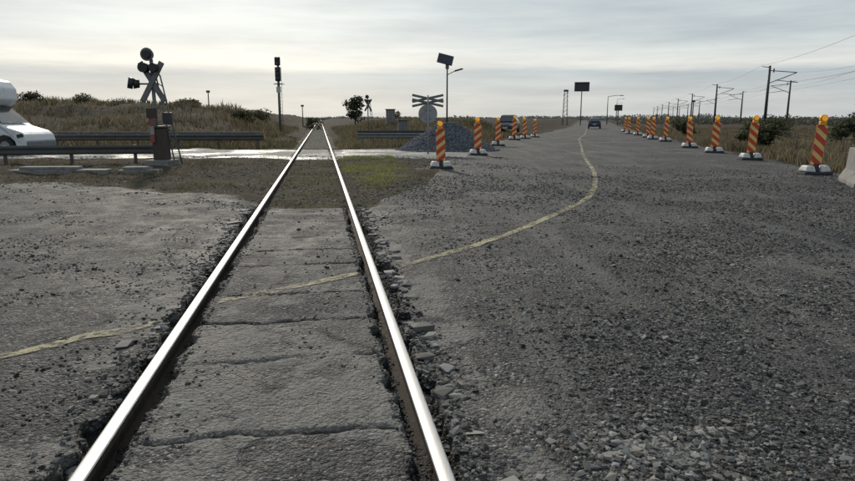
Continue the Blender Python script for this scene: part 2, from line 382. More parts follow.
# ---------------------------------------------------------------- grass
m_gr=attrmat('dry_grass',.9,.1,.35)
def grass(name,x,y,h,w,pal,lean=.25,blades=3,spread=.08):
    n=len(x); px_,py_=x,y; x=np.repeat(x,blades)+rng.normal(0,spread,n*blades); y=np.repeat(y,blades)+rng.normal(0,spread,n*blades)
    h=np.repeat(h,blades)*rng.uniform(.5,1.15,n*blades); N=len(x); z=zg(x,y)-.02
    a=rng.uniform(0,6.28,N); dx=np.cos(a)*w*.5; dy=np.sin(a)*w*.5
    lx=rng.normal(0,lean,N)*h; ly=rng.normal(0,lean,N)*h
    V=np.stack([np.stack([x-dx,y-dy,z],-1),np.stack([x+dx,y+dy,z],-1),np.stack([x+dx*.7+lx*.45,y+dy*.7+ly*.45,z+h*.6],-1),np.stack([x+lx,y+ly,z+h],-1)],1)
    idx=np.arange(N)[:,None]*4
    F=np.concatenate([idx+np.array([[0,1,2]]),idx+np.array([[0,2,3]])])
    pal=np.array(pal); k=rng.integers(0,len(pal),n); patch=.6+.9*fbm(px_*.22,py_*.22,330)
    c=pal[k]*rng.uniform(.75,1.25,(n,1))*patch[:,None]; c=np.repeat(c,blades*4,axis=0)
    return npmesh(name,V.reshape(-1,3),F,m_gr,col=c)
DRY=[(.17,.137,.092),(.22,.178,.115),(.14,.112,.073),(.12,.098,.062),(.16,.137,.092)]
GRN=[(.07,.08,.035),(.10,.105,.05),(.06,.066,.035),(.13,.122,.07)]
s_=-rng.uniform(3,60,30000); t_=rng.uniform(37,95,30000); x,y=ST2W(s_,t_); k=rng.uniform(0,1,len(x))<.15+.85*ss(fbm(x*.25,y*.25,201),.38,.62); x,y=x[k],y[k]
grass('dry_grass_bank',x,y,.15+.95*fbm(x*.35,y*.35,203)**1.6,.07,DRY+[(.09,.095,.055)],blades=4,spread=.3)
s_=rng.uniform(2,16,6000); t_=rng.uniform(40,95,6000); x,y=ST2W(s_,t_); k=x<np.interp(y,YL,XL)-.8; x,y=x[k],y[k]
grass('dry_grass_bank',x,y,.2+.5*fbm(x*.4,y*.4,203),.06,DRY+GRN[:2],blades=4,spread=.2)
y=15+85*rng.uniform(0,1,30000)**1.5; x=np.interp(y,YR,XR)+.5+45*rng.uniform(0,1,30000)**1.6
k=rng.uniform(0,1,len(x))<.2+.8*ss(fbm(x*.3,y*.3,205),.3,.6); x,y=x[k],y[k]
grass('dry_grass_verge',x,y,.15+.55*fbm(x*.5,y*.5,206)**1.5,.045,DRY+[(.08,.085,.045)],blades=4,spread=.2)
s_=rng.uniform(-.62,.62,4200);t_=rng.uniform(11.3,25.8,4200); x,y=ST2W(s_,t_); k=rng.uniform(0,1,len(x))<ss(fbm(x*1.2,y*1.2,207),.42,.68)*.6; x,y=x[k],y[k]
grass('track_grass',x,y,rng.uniform(.03,.09,len(x)),.012,GRN+DRY,blades=4,spread=.04)
s_=rng.uniform(.95,3.0,9000);t_=rng.uniform(14.5,25.5,9000); x,y=ST2W(s_,t_); k=(rng.uniform(0,1,len(x))<.8*ss(fbm(x*.8,y*.8,208)+.15*ss(1.1-np.abs(s_-1.7),0,1),.46,.70))&(x<np.interp(y,YB[-3:]+[30],XB[-3:]+[1.])); x,y=x[k],y[k]
grass('verge_grass',x,y,rng.uniform(.04,.13,len(x)),.014,[(.20,.21,.08),(.22,.225,.09),(.15,.16,.07),(.21,.185,.11)],blades=5,spread=.05)
s_=-rng.uniform(1.,11,16000);t_=rng.uniform(12.,25.5,16000); x,y=ST2W(s_,t_); k=(rng.uniform(0,1,len(x))<ss(fbm(x*.7,y*.7,209),.42,.66)*.6)&(y>np.interp(x,XB,YB)+.2)&(y<24.6); x,y=x[k],y[k]
grass('verge_grass',x,y,rng.uniform(.03,.13,len(x)),.014,GRN+DRY,blades=4,spread=.06)
s_=rng.uniform(-12,14,9000);t_=rng.uniform(33,42,9000); x,y=ST2W(s_,t_); k=(rng.uniform(0,1,len(x))<.2+.8*ss(fbm(x*.6,y*.6,210),.35,.6))&(x<np.interp(y,YL,XL)-.5)&(np.abs(s_)>1.2)&(y>32.3); x,y=x[k],y[k]
grass('verge_grass',x,y,rng.uniform(.1,.45,len(x)),.03,GRN+DRY,blades=4,spread=.1)
n=26000; x=rng.uniform(-17,3,n); y=rng.uniform(11,26,n); k=rng.uniform(0,1,n)<np.where(y>np.interp(x,XB,YB),.8,.2)*ss(fbm(x,y,211),.35,.6); x,y=x[k],y[k]; s_,t_=W2ST(x,y); k=np.abs(np.abs(s_)-.75)>.07; x,y=x[k],y[k]; sz=rng.uniform(.008,.028,len(x))
stones('dirt_stones',np.stack([x,y,zg(x,y)],-1),sz,greycol(len(x),.04,.19,.1,1.4))
# ---------------------------------------------------------------- foliage
m_lf=attrmat('foliage',.8,.2,.25); m_bk=mat('bark',(.08,.06,.045),.9,0,.4,12,.01)
def leaves(blobs,per,size,cols):
    Vs=[];Cs=[]
    for (cx,cy,cz,rx,ry,rz) in blobs:
        n=int(per*rng.uniform(.7,1.3)); d=rng.normal(size=(n,3)); d/=np.linalg.norm(d,axis=1)[:,None]
        r=rng.uniform(.25,1.08,n)**.6; p=np.array([cx,cy,cz])+d*r[:,None]*np.array([rx,ry,rz])
        a=rng.normal(size=(n,3));a/=np.linalg.norm(a,axis=1)[:,None]; b_=np.cross(a,rng.normal(size=(n,3)));b_/=np.linalg.norm(b_,axis=1)[:,None]
        sz=size*rng.uniform(.5,1.3,n)[:,None]
        Vs.append(np.stack([p-a*sz,p-b_*sz*.5,p+a*sz,p+b_*sz*.5],1))
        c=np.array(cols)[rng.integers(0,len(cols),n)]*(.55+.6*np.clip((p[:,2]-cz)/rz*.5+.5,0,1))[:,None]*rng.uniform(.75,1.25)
        Cs.append(np.repeat(c,4,axis=0))
    V=np.concatenate(Vs).reshape(-1,3); return V,np.arange(len(V)).reshape(-1,4),np.concatenate(Cs)
GC=[(.06,.07,.035),(.08,.088,.045),(.10,.10,.055),(.045,.055,.03)]
def plant(name,x,y,h,w,trunk=.25,nb=14,per=90,leaf=.09,cols=GC):
    z=z1(x,y); e=empty(name,(x,y,z))
    segs=[((0,0,-.2),(0.05*h,0,h*.45),.035*h,.022*h)]; blobs=[]
    for i in range(nb):
        a=rng.uniform(0,6.28); r=rng.uniform(.1,.75)*w/2; zz=h*(trunk+(1-trunk)*rng.uniform(.15,.88)); k=(1-abs(zz/h-(trunk+.45*(1-trunk)))*.9)
        px,py=r*math.cos(a)*k,r*math.sin(a)*k; br=w*rng.uniform(.12,.24); blobs.append((px,py,zz,br,br,br*.75))
        segs.append(((.02*h,0,h*min(.42,trunk+.1)*rng.uniform(.6,1)),(px,py,zz),.012*h,.004*h))
    tubes('trunk_and_limbs',segs,m_bk,e,6)
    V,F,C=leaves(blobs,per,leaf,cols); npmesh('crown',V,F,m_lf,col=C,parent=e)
plant('small_tree',-10.9,98,4.3,4.2,.12,18,90,.2,[(.055,.065,.035),(.04,.05,.03),(.075,.08,.045)])
for x,y,h,w in [(-38,72,1.7,3.2),(-31,66,1.3,4.2),(-27,74,1.5,3.),(-20,78,1.6,3.6),(-23,62,1.2,3.2),(-46,70,1.6,3.4),(-15.5,88,1.6,3.),(-17,60,1.2,2.6),(-35,58,1.1,3.4),(-4.0,78,1.2,2.6),(-33.5,88,2.,4)]:
    plant('bush',x,y,h,w,.02,12,80,.13,GC+[(.12,.10,.065),(.15,.125,.08)])
for x,y,h,w in [(16.8,33,1.3,2.2),(22,44,1.7,3.0),(26,50,1.6,3.0),(33,62,2.0,4),(39,72,2.0,4.2),(20.5,52,1.4,2.6),(30,47,1.8,3.2),(25,36,1.3,2.6),(44,66,2.4,4.4)]:
    plant('bush',x,y,h,w,.02,12,90,.12,GC+[(.10,.09,.05)])
plant('young_tree',23.4,35,3.1,1.8,.2,12,80,.1,[(.03,.045,.022),(.045,.06,.03)])
bl=[]
for a in np.arange(-60,62,.16):
    dist=rng.uniform(430,640); aa=R(a)
    f=fbm(np.array([a*.3]),np.array([0.]),301)[0]; hgt=1.0+4.2*f**2*rng.uniform(.6,1.2)*(.7 if a<-8 else 1.0)
    bl.append((math.sin(aa)*dist,math.cos(aa)*dist,hgt*.3,rng.uniform(5,11),4,hgt))
V,F,C=leaves(bl,60,.9,[(.16,.18,.18),(.14,.16,.16),(.18,.19,.185)]); npmesh('distant_tree_line',V,F,m_lf,col=C)  # aerial haze painted into the leaf colours, pale and bluish
bl=[]
for a in np.arange(17,60,.45):
    dist=rng.uniform(150,230); aa=R(a); hgt=rng.uniform(.5,1.9)
    bl.append((math.sin(aa)*dist,math.cos(aa)*dist,hgt*.3,rng.uniform(2,5),3,hgt))
V,F,C=leaves(bl,90,.4,[(.10,.105,.08),(.12,.115,.09),(.085,.09,.07)]); npmesh('distant_hedge',V,F,m_lf,col=C)  # leaf colours lightened and greyed to stand in for distance haze
# ---------------------------------------------------------------- materials for things
m_galv=mat('galvanised_steel',(.33,.34,.35),.5,.6,.3,5,0,((.14,.10,.07),.5))
m_dkm=mat('dark_painted_metal',(.05,.052,.056),.55,.2,.3,8)
m_grey=mat('grey_painted_metal',(.17,.175,.18),.6,.1,.3,6,0,((.1,.08,.06),.6))
m_wire=mat('aged_copper_wire',(.14,.14,.14),.6,.3,.2,3)
m_black=mat('black_plastic',(.02,.02,.022),.5,0,.3,8)
m_rub=mat('black_rubber',(.028,.028,.03),.8,0,.3,12,.003)
m_white=mat('white_paint',(.62,.64,.66),.35,0,.12,4,0,((.35,.34,.32),.35))
m_wplas=mat('dirty_white_plastic',(.58,.58,.57),.6,0,.2,9,0,((.2,.18,.16),.7))
m_glass=mat('dark_glass',(.02,.025,.03),.08,0,.1,2,spec=.8)
m_conc=mat('cast_concrete',(.24,.235,.225),.9,0,.35,5,.006,((.08,.075,.068),.8))
m_redl=mat('red_lens',(.25,.015,.012),.3,0,.1,9)
m_amb=mat('amber_lens',(.9,.38,.03),.3,0,.15,20,emit=((1,.38,.03),.35))
m_lampb=mat('lamp_body_yellow',(.75,.38,.04),.5,0,.2,12)
m_orange=mat('orange_plastic',(.55,.10,.02),.5,0,.2,8)
m_solar=mat('solar_cells',(.012,.015,.03),.2,0,.2,20)
m_wood=mat('weathered_post',(.13,.11,.09),.9,0,.4,9,.01)
m_rusty=mat('rusty_steel',(.085,.065,.052),.8,.2,.4,5,.004,((.05,.045,.04),.7))
def stripe(name,c1,c2,sx,sz,freq,duty=.5,dirt=.4):
    m,t,b=newmat(name); o=t.obj(); s=t.new('ShaderNodeSeparateXYZ'); t.l.new(o,s.inputs[0])
    v=t.math('ADD',t.math('MULTIPLY',s.outputs[0],sx),t.math('MULTIPLY',s.outputs[2],sz))
    f=t.math('FRACT',t.math('MULTIPLY',v,freq)); k=t.math('GREATER_THAN',f,duty)
    c=t.mix(k,c1,c2); d=t.mapr(t.noise(o,5,6,.7),.44,.75,0,dirt)
    c=t.mix(d,c,(.16,.13,.1)); t.put(b.inputs['Base Color'],c); b.inputs['Roughness'].default_value=.5; return m
m_strR=stripe('red_yellow_stripes_a',(.52,.04,.025),(.70,.50,.15),.75,1,3.3,.55,.5)
m_strL=stripe('red_yellow_stripes_b',(.52,.04,.025),(.70,.50,.15),-.75,1,3.3,.55,.5)
m_strW=stripe('red_white_stripes',(.22,.05,.04),(.28,.26,.25),0,1,2.0,.5,.7)
def delineator(x,y,right,rz=0,tilt=0,s=1.):
    e=empty('striped_delineator',(x,y,z1(x,y)+.005),rz,s)
    m=m_strR if right else m_strL
    box('foot_plate',(.80,.42,.07),(0,0,.035),m_rub,e,bevel=.02,top=(.95,.9))
    box('ballast_block_a',(.29,.38,.17),(-.21,0,.157),m_wplas,e,rot=(0,R(4),R(5)),bevel=.04,top=(.68,.72))
    box('ballast_block_b',(.29,.38,.17),(.21,0,.157),m_wplas,e,rot=(0,R(-5),R(-4)),bevel=.04,top=(.68,.72))
    box('foot_socket',(.13,.2,.22),(0,0,.18),m_black,e,bevel=.01,top=(.8,.8))
    w=.15;h0,h1=.0,1.06;r=.04;pr=[]
    for cx,cz,a0 in ((w-r,h1-r,0),(-w+r,h1-r,90),(-w+r,h0+r,180),(w-r,h0+r,270)):
        for k in range(5):
            a=R(a0+k*22.5); pr.append((cx+r*math.cos(a),cz+r*math.sin(a)))
    g=empty('panel_mount',(0,0,.25)); g.parent=e; g.rotation_euler=(tilt*.4,tilt,0)
    extr('panel',pr,-.012,.012,m,g)
    extr('panel_rim',[(a*1.03,(b_-.53)*1.006+.53) for a,b_ in pr],-.006,.006,m_orange,g)
    box('back_rib',(.05,.03,1.0),(0,.03,.52),m_orange,g,bevel=.005)
    box('battery_case',(.17,.1,.1),(0,.005,1.11),m_lampb,g,bevel=.015)
    tubes('lamp_housing',[((0,-.055,1.24),(0,.055,1.24),.095,.095)],m_lampb,g,20)
    tubes('lamp_lens',[((0,-.08,1.24),(0,-.056,1.24),.06,.082),((0,.056,1.24),(0,.08,1.24),.082,.06)],m_amb,g,20)
for i,(x,y) in enumerate([(10.47,17.4),(11.69,23.4),(12.48,28.2),(13.4,33.2),(15.3,41.8),(16.0,46.2),(17.1,50.5),(18.4,57),(19.2,62),(21.5,71)]):
    delineator(x,y,True,rng.uniform(-.25,.1),rng.uniform(-.05,.07),1.0)
for i,(x,y,s) in enumerate([(.40,19.2,.88),(2.08,26.7,.97),(3.88,35.7,.97),(6.0,45,1.05),(7.2,48,1.),(8.5,51.5,.92)]):
    delineator(x,y,False,rng.uniform(-.15,.2),rng.uniform(-.07,.03),s)
e=empty('concrete_barrier',(9.5,13.9,z1(9.5,13.9)-.02),R(-24))
pr=[(-.24,0),(.24,0),(.24,.1),(.11,.32),(.075,.82),(-.075,.82),(-.11,.32),(-.24,.1)]
extr('barrier_body',pr,-.15,1.9,m_conc,e,bevel=.015)
# ---------------------------------------------------------------- gravel pile
px,py=.95,31.0
def pileh(dx,dy):
    r=np.sqrt((dx/2.3)**2+(dy/1.9)**2); h=1.45*np.clip(1-r,0,1)**.95*(1+.3*(fbm(dx*.9+9,dy*.9+4,401)-.5)); h=np.minimum(h,1.22+.06*fbm(dx*4,dy*4,402))
    return h+.06*(fbm(dx*5+3,dy*5,403)-.5)*(r<1)
gx,gy=np.meshgrid(np.linspace(-2.4,2.4,120),np.linspace(-2.1,2.1,110)); hz=pileh(gx,gy)
m_pile=mat('blue_grey_chippings',(.10,.11,.125),.95,0,.45,14,.02,None,.2)
idx=np.arange(110*120).reshape(110,120); F=np.stack([idx[:-1,:-1],idx[:-1,1:],idx[1:,1:],idx[1:,:-1]],-1).reshape(-1,4)
e=empty('gravel_pile',(px,py,0))
npmesh('pile_core',np.stack([gx,gy,hz+np.where(hz>.02,-.04,-.2)],-1).reshape(-1,3),F,m_pile,smooth=True,parent=e)
n=19000; a=rng.uniform(0,6.28,n); r=np.sqrt(rng.uniform(0,1,n))*1.08; dx=r*np.cos(a)*2.3; dy=r*np.sin(a)*1.9
c=greycol(n,.07,.22,0); c[:,2]*=1.15; c[:,0]*=.93
o=stones('pile_stones',np.stack([dx,dy,pileh(dx,dy)-.02],-1),rng.uniform(.018,.04,n),c); o.parent=e
# ---------------------------------------------------------------- railway cross sign
cx,cy=0.02,27.6
e=empty('railway_crossing_sign',(cx,cy,z1(cx,cy)),R(4))
tubes('post',[((0,0,-.2),(0,0,2.45),.035,.035)],m_galv,e,12)
for k,(zz,sg,yy) in enumerate(((2.32,1,.055),(2.32,-1,.08),(2.14,1,.105),(2.14,-1,.13))):
    box('cross_arm_%d'%(k+1),(1.35,.018,.1),(0,yy,zz),m_grey,e,rot=(0,R(12*sg),0),bevel=.004)
tubes('round_sign',[((0,.04,1.68),(0,.055,1.68),.39,.39)],m_galv,e,40,False)
tubes('round_sign_rim',[((0,.056,1.68),(0,.062,1.68),.4,.4)],m_grey,e,40,False)
box('sign_clamp_a',(.3,.03,.04),(0,.02,1.85),m_galv,e); box('sign_clamp_b',(.3,.03,.04),(0,.02,1.5),m_galv,e)
# ---------------------------------------------------------------- solar street lamp
def solar_lamp(x,y,h):
    e=empty('solar_street_lamp',(x,y,z1(x,y)))
    tubes('pole',[((0,0,-.2),(0,0,h),.06,.045)],m_dkm,e,12)
    box('solar_panel',(.95,.04,.72),(-.12,0,h+.2),m_solar,e,rot=(R(-35),R(14),0),bevel=.005)
    box('panel_frame',(.99,.03,.76),(-.12,.035,h+.2),m_grey,e,rot=(R(-35),R(14),0),bevel=.005)
    box('battery_box',(.22,.16,.3),(0,-.05,h-.25),m_grey,e)
    tubes('arm',[((0,0,h-.75),(.55,-.15,h-.5),.028,.024)],m_dkm,e,8)
    box('luminaire',(.6,.22,.09),(.72,-.2,h-.46),m_dkm,e,rot=(0,R(-14),R(-15)),bevel=.03,top=(.8,.8))
solar_lamp(1.25,42,5.0)
# ---------------------------------------------------------------- crossing signal
def crossing_signal(x,y,rz,s=1.,cab=True):
    e=empty('level_crossing_signal',(x,y,z1(x,y)),rz,s)
    tubes('mast',[((-.02,0,-.2),(-.02,0,3.25),.06,.055)],m_grey,e,12)
    tubes('stay_struts',[((.45,.1,0),(.07,0,2.9),.025,.025),((.68,.1,0),(.22,0,2.75),.025,.025),((.22,0,2.75),(.07,0,2.9),.025,.025)]+[((.45-.38*k/9+.01,.1-.1*k/9,.2+2.9*k/9*.9),(.68-.46*k/9,.1-.1*k/9,.2+2.9*k/9*.86),.016,.016) for k in range(9)],m_grey,e,6)
    for k,sg in enumerate((1,-1)):
        box('cross_board_%d'%(k+1),(1.35,.025,.15),(.0,-.09-.03*k,2.55),m_grey,e,rot=(0,R(60*sg),0),bevel=.004)
        box('cross_board_edge_%d'%(k+1),(1.38,.01,.18),(.0,-.072-.03*k,2.55),m_dkm,e,rot=(0,R(60*sg),0),bevel=.003)
    tubes('top_lamp',[((-.1,-.1,3.38),(-.1,.04,3.38),.16,.16),((-.1,-.2,3.38),(-.1,-.101,3.38),.12,.14)],m_black,e,24)
    tubes('top_lamp_ring',[((-.1,-.115,3.38),(-.1,-.1,3.38),.2,.2)],m_grey,e,24)
    box('lamp_bracket',(.8,.05,.05),(-.25,.04,2.5),m_dkm,e)
    tubes('side_lamp',[((-.42,-.04,2.5),(-.58,-.12,2.5),.12,.16),((-.58,-.12,2.5),(-.72,-.18,2.53),.17,.17)],m_black,e,16)
    tubes('second_lamp',[((-.2,-.28,2.98),(-.2,-.02,2.98),.15,.15),((.12,-.28,2.98),(.12,-.02,2.98),.13,.13)],m_black,e,18)
    if cab:
        box('gate_mechanism',(.38,.5,1.05),(.12,-.05,.62),m_rusty,e,bevel=.03)
        box('mechanism_cap',(.46,.58,.06),(.12,-.05,1.18),m_dkm,e,bevel=.01)
        box('striped_post',(.14,.04,1.0),(-.02,-.34,1.2),m_strW,e,bevel=.005)
        box('number_plate',(.34,.02,.3),(.02,-.37,1.6),m_rusty,e,bevel=.01)
        box('counterweight',(.3,.16,.36),(.4,-.1,1.45),m_dkm,e,bevel=.04)
    box('foundation',(.8,.8,.3),(.1,0,.0),m_conc,e,bevel=.03)
crossing_signal(-8.55,20.6,0,1.0)
crossing_signal(-5.8,64,R(10),.95,False)
def cabinet(x,y,w,h,m):
    e=empty('relay_cabinet',(x,y,z1(x,y)),R(8))
    box('plinth',(w+.08,.6,.2),(0,0,.05),m_conc,e); box('body',(w,.5,h),(0,0,.15+h/2),m,e,bevel=.015); box('roof',(w+.14,.64,.07),(0,0,.19+h),m_dkm,e,bevel=.015)
    box('door',(w*.85,.012,h*.8),(0,-.257,.15+h/2),m,e,bevel=.004); box('door_gap',(.015,.01,h*.8),(0,-.266,.15+h/2),m_black,e,bevel=0)
cabinet(-3.4,60,.8,1.25,m_conc); cabinet(-1.9,50,.7,1.1,m_grey)
# ---------------------------------------------------------------- main railway signal
x,y=-13.3,59; e=empty('railway_signal',(x,y,z1(x,y)))
zt=6.75-z1(x,y)
tubes('mast',[((0,0,-.2),(0,0,zt-.1),.11,.09)],m_grey,e,12)
tubes('ladder',[((-.18,.3,0),(-.18,.3,zt-.8),.02,.02),((.18,.3,0),(.18,.3,zt-.8),.02,.02)]+[((-.18,.3,.3*k),(.18,.3,.3*k),.012,.012) for k in range(1,int((zt-.8)/.3))],m_dkm,e,6)
for k,(zz,hh_) in enumerate(((zt-.35,.75),(zt-1.45,1.25))):
    box('signal_head_%d'%(k+1),(.5,.22,hh_),(0,-.2,zz),m_black,e,bevel=.08)
    for j in range(2 if k==0 else 3):
        zz2=zz+hh_*(.28-.56*j/(1 if k==0 else 2)); tubes('hood_%d_%d'%(k+1,j+1),[((0,-.55,zz2),(0,-.312,zz2),.13,.13)],m_dkm,e,14)
box('platform',(.8,.8,.05),(0,.1,zt-2.3),m_dkm,e); box('number_plate',(.4,.03,.5),(0,-.13,zt-2.8),m_wplas,e)
# ---------------------------------------------------------------- guard rails
def guardrail(name,p0,p1,h,post=2.0,m=m_rusty,double=False):
    p0=Vector(p0+(0,));p1=Vector(p1+(0,)); L=(p1-p0).length; a=math.atan2(p1.y-p0.y,p1.x-p0.x)
    zb=min(z1(*p0.xy),z1(*p1.xy)); e=empty(name,(p0.x,p0.y,max(zb,-.1)),a)
    pr=[(0,-.155),(.035,-.11),(.035,-.06),(0,-.02),(0,.02),(.035,.06),(.035,.11),(0,.155)]
    V=[];F=[]
    for q in (0,L):
        for yy,zz in pr: V.append((q,-yy-.06,h-.155+zz))
        for yy,zz in pr: V.append((q,-yy-.052,h-.155+zz))
    for i in range(7): F+=[(i,i+1,17+i,16+i),(8+i,24+i,25+i,9+i)]
    F+=[(0,16,24,8),(7,15,31,23)]
    pymesh('w_beam',V,F,m,e)
    k=0;q=.3
    while q<L: box('post_%d'%k,(.1,.08,h+.25),(q,0,(h-.25)/2),m,e,bevel=.008); q+=post;k+=1
m_wb=mat('weathered_dark_steel',(.10,.10,.10),.6,.5,.4,3,0,((.08,.055,.04),.7))
guardrail('guard_rail',(-22,19.6),(-8.9,22.2),.62,m=m_wb)
guardrail('guard_rail',(-21,32.6),(-8.4,33.4),.72,m=m_wb)
guardrail('guard_rail',(-24,38.0),(-9.6,37.4),.78,m=m_grey)
guardrail('guard_rail',(-3.9,36.2),(1.6,35.8),.72,m=m_grey)
guardrail('guard_rail',(-4.6,43.0),(2.8,44.0),.75,m=m_dkm)
for (x,y,l,rz) in [(-10.2,17.9,2.6,.05),(-8.2,18.4,1.1,.1),(-13.6,17.0,2.4,.04)]:
    e=empty('concrete_slab',(x,y,z1(x,y)-.05),rz); box('slab',(l,.5,.16),(0,0,.08),m_conc,e,bevel=.02); box('slab_upper',(l*.6,.4,.08),(-l*.1,.02,.202),m_conc,e,bevel=.02)
# ---------------------------------------------------------------- motorhome
def wheel(e,x,y,r,w=.2,name='wheel'):
    tubes(name+'_tyre',[((x,y-w/2,r),(x,y+w/2,r),r,r)],m_rub,e,28); tubes(name+'_rim',[((x,y-w/2-.012,r),(x,y-w/2+.02,r),r*.6,r*.6)],m_galv,e,18,False)
e=empty('motorhome',(-16.6,27.9,z1(-16.6,27.9)),R(-3))
cab=[(0,.32),(.02,.6),(-.04,.82),(-.2,.95),(-.92,1.17),(-1.1,1.3),(-1.88,2.0),(-2.4,2.06),(-2.4,.3),(-1.42,.3),(-1.36,.55),(-1.18,.74),(-.92,.8),(-.66,.74),(-.48,.55),(-.42,.3)]
extr('cab',cab,-1.,1.,m_white,e,bevel=.05,inset=lambda x,z: max(0,(z-1.1))*.16)
body=[(-2.38,.4),(-2.38,1.95),(-1.8,2.06),(-1.58,2.3),(-1.6,2.75),(-1.85,3.08),(-2.4,3.22),(-7.0,3.15),(-7.05,.4)]
extr('living_body',body,-1.12,1.12,m_white,e,bevel=.06)
extr('cab_side_window',[(-1.2,1.22),(-1.84,1.86),(-2.33,1.9),(-2.33,1.2)],-1.008,-.99,m_glass,e,inset=lambda x,z: max(0,(z-1.1))*.155)
V=[(-1.04,-.86,1.27),(-1.04,.86,1.27),(-1.84,.78,1.99),(-1.84,-.78,1.99)]; pymesh('windscreen',[(a+.03,b_,c+.03) for a,b_,c in V],[(0,1,2,3)],m_glass,e)
extr('alcove_window',[(-1.85,2.35),(-1.85,2.75),(-2.5,2.85),(-2.5,2.35)],-1.135,-1.12,m_glass,e,bevel=.004)
extr('body_window',[(-3.4,1.5),(-3.4,2.1),(-4.6,2.1),(-4.6,1.5)],-1.135,-1.12,m_glass,e,bevel=.004)
box('bumper',(.35,1.9,.28),(-.1,0,.42),m_grey,e,bevel=.06); box('headlamp',(.3,.05,.16),(-.22,-.985,.78),m_glass,e,rot=(0,R(-12),0),bevel=.02)
box('mirror_arm',(.06,.2,.04),(-1.25,-1.05,1.3),m_black,e); box('mirror',(.1,.16,.32),(-1.25,-1.2,1.42),m_black,e,bevel=.03)
box('door_gap_front',(.012,.006,.75),(-1.22,-1.004,.85),m_black,e,bevel=0); box('door_gap_rear',(.012,.006,.75),(-2.3,-1.004,.85),m_black,e,bevel=0)
box('sill_stripe',(4.4,.01,.12),(-4.6,-1.127,1.05),m_grey,e); wheel(e,-.92,-.88,.35); wheel(e,-.92,.88,.35); wheel(e,-5.2,-.98,.35); wheel(e,-5.2,.98,.35)
# ---------------------------------------------------------------- cars
m_blue=mat('dark_blue_paint',(.03,.045,.075),.25,.3,.1,3); m_cgrey=mat('dark_grey_paint',(.05,.055,.065),.25,.3,.1,3)
def car(x,y,rz,paint,suv=0.,name='car'):
    e=empty(name,(x,y,z1(x,y)),rz)
    h=1.46+suv*.25
    g=empty('body_axis'); g.parent=e; g.rotation_euler=(0,0,R(90))
    low=[(2.15,.35),(2.2,.6),(2.1,.78),(1.1,.95),(-1.75,.98),(-2.1,.9),(-2.18,.6),(-2.12,.3)]
    extr('lower_body',low,-.87,.87,paint,g,bevel=.09)
    top=[(1.15,.93),(.35,h-.06),(-.1,h),(-1.3,h-.03),(-2.0,.96)]
    extr('cabin',top,-.8,.8,paint,g,bevel=.05,inset=lambda x,z:(z-.93)*.35)
    extr('side_glass',[(.95,.99),(.33,h-.12),(-1.3,h-.12),(-1.7,.99)],-.815,.815,m_glass,g,inset=lambda x,z:(z-.93)*.35)
    V=[(-1.38,-.62,h-.09),(-1.38,.62,h-.09),(-1.93,.7,1.02),(-1.93,-.7,1.02)]; pymesh('rear_window',[(a-.05,b_,c+.02) for a,b_,c in V],[(0,1,2,3)],m_glass,g)
    V=[(.42,-.6,h-.09),(.42,.6,h-.09),(1.06,.7,1.02),(1.06,-.7,1.02)]; pymesh('windscreen',[(a+.05,b_,c+.02) for a,b_,c in V],[(0,3,2,1)],m_glass,g)
    for sy in (-1,1):
        box('tail_lamp',(.06,.3,.16),(-2.16,sy*.65,.8),m_redl,g,bevel=.02); box('head_lamp',(.08,.34,.14),(2.12,sy*.62,.7),m_wplas,g,bevel=.02)
        box('mirror',(.1,.18,.12),(.8,sy*.93,1.02),paint,g,bevel=.03)
        wheel(g,1.35,sy*.78,.32); wheel(g,-1.35,sy*.78,.32)
    box('number_plate',(.02,.5,.11),(-2.2,0,.62),m_wplas,g); box('front_plate',(.02,.5,.11),(2.21,0,.45),m_wplas,g); box('bumper_rear',(.12,1.6,.2),(-2.14,0,.38),m_black,g,bevel=.04)
car(23.8,93,R(-14),m_blue,0,'passenger_car')
car(7.55,61,R(165),m_cgrey,.7,'parked_car')
car(44,175,R(-14),m_cgrey,0,'passenger_car')
# ---------------------------------------------------------------- overhead line masts
def mast(x,y,side):
    e=empty('catenary_mast',(x,y,z1(x,y)),R(-16.5)); H_=8.2
    tubes('mast',[((0,0,-.3),(0,0,H_),.2,.15)],m_dkm,e,8)
    tubes('cantilever',[((0,0,7.6),(side*3.2,0,7.3),.05,.05),((0,0,6.0),(side*3.1,0,7.25),.05,.05),((side*.8,0,6.4),(side*3.4,0,6.05),.04,.04),((0,0,8.0),(side*-.9,0,8.1),.05,.04)],m_dkm,e,6)
    box('insulator',(.14,.14,.5),(side*.5,0,7.6),m_rusty,e)
L1=[(43.9+14.5*k,85+48*k) for k in range(-1,8)]; L2=[(66+14.5*k,120+48*k) for k in range(-2,7)]
for x,y in L1: mast(x,y,1)
for x,y in L2: mast(x,y,-1)
segs=[]
for L,sd in ((L1,1),(L2,-1)):
    c=math.cos(R(-16.5));s_=math.sin(R(-16.5))
    for (a0,b0),(a1,b1) in zip(L[:-1],L[1:]):
        for off,zz,sag in ((3.1,7.2,.9),(3.3,6.0,.15),(-.9,8.1,.5)):
            o_=off*sd; pts=[]
            for k in range(9):
                u=k/8; pts.append((a0+(a1-a0)*u+o_*c,b0+(b1-b0)*u+o_*s_,zz-sag*4*u*(1-u)))
            for p,q in zip(pts[:-1],pts[1:]): segs.append((p,q,.013,.013))
tubes('overhead_wires',segs,m_wire,None,4)
def pole_lamp(x,y,h,arm):
    e=empty('street_lamp',(x,y,z1(x,y)),R(-14)); tubes('pole',[((0,0,-.2),(0,0,h),.12,.07),((0,0,h),(arm*.6,0,h+.25),.06,.05),((arm*.6,0,h+.25),(arm,0,h+.25),.05,.05)],m_grey,e,8); box('lantern',(.9,.3,.16),(arm,0,h+.22),m_dkm,e,bevel=.04,top=(.7,.7))
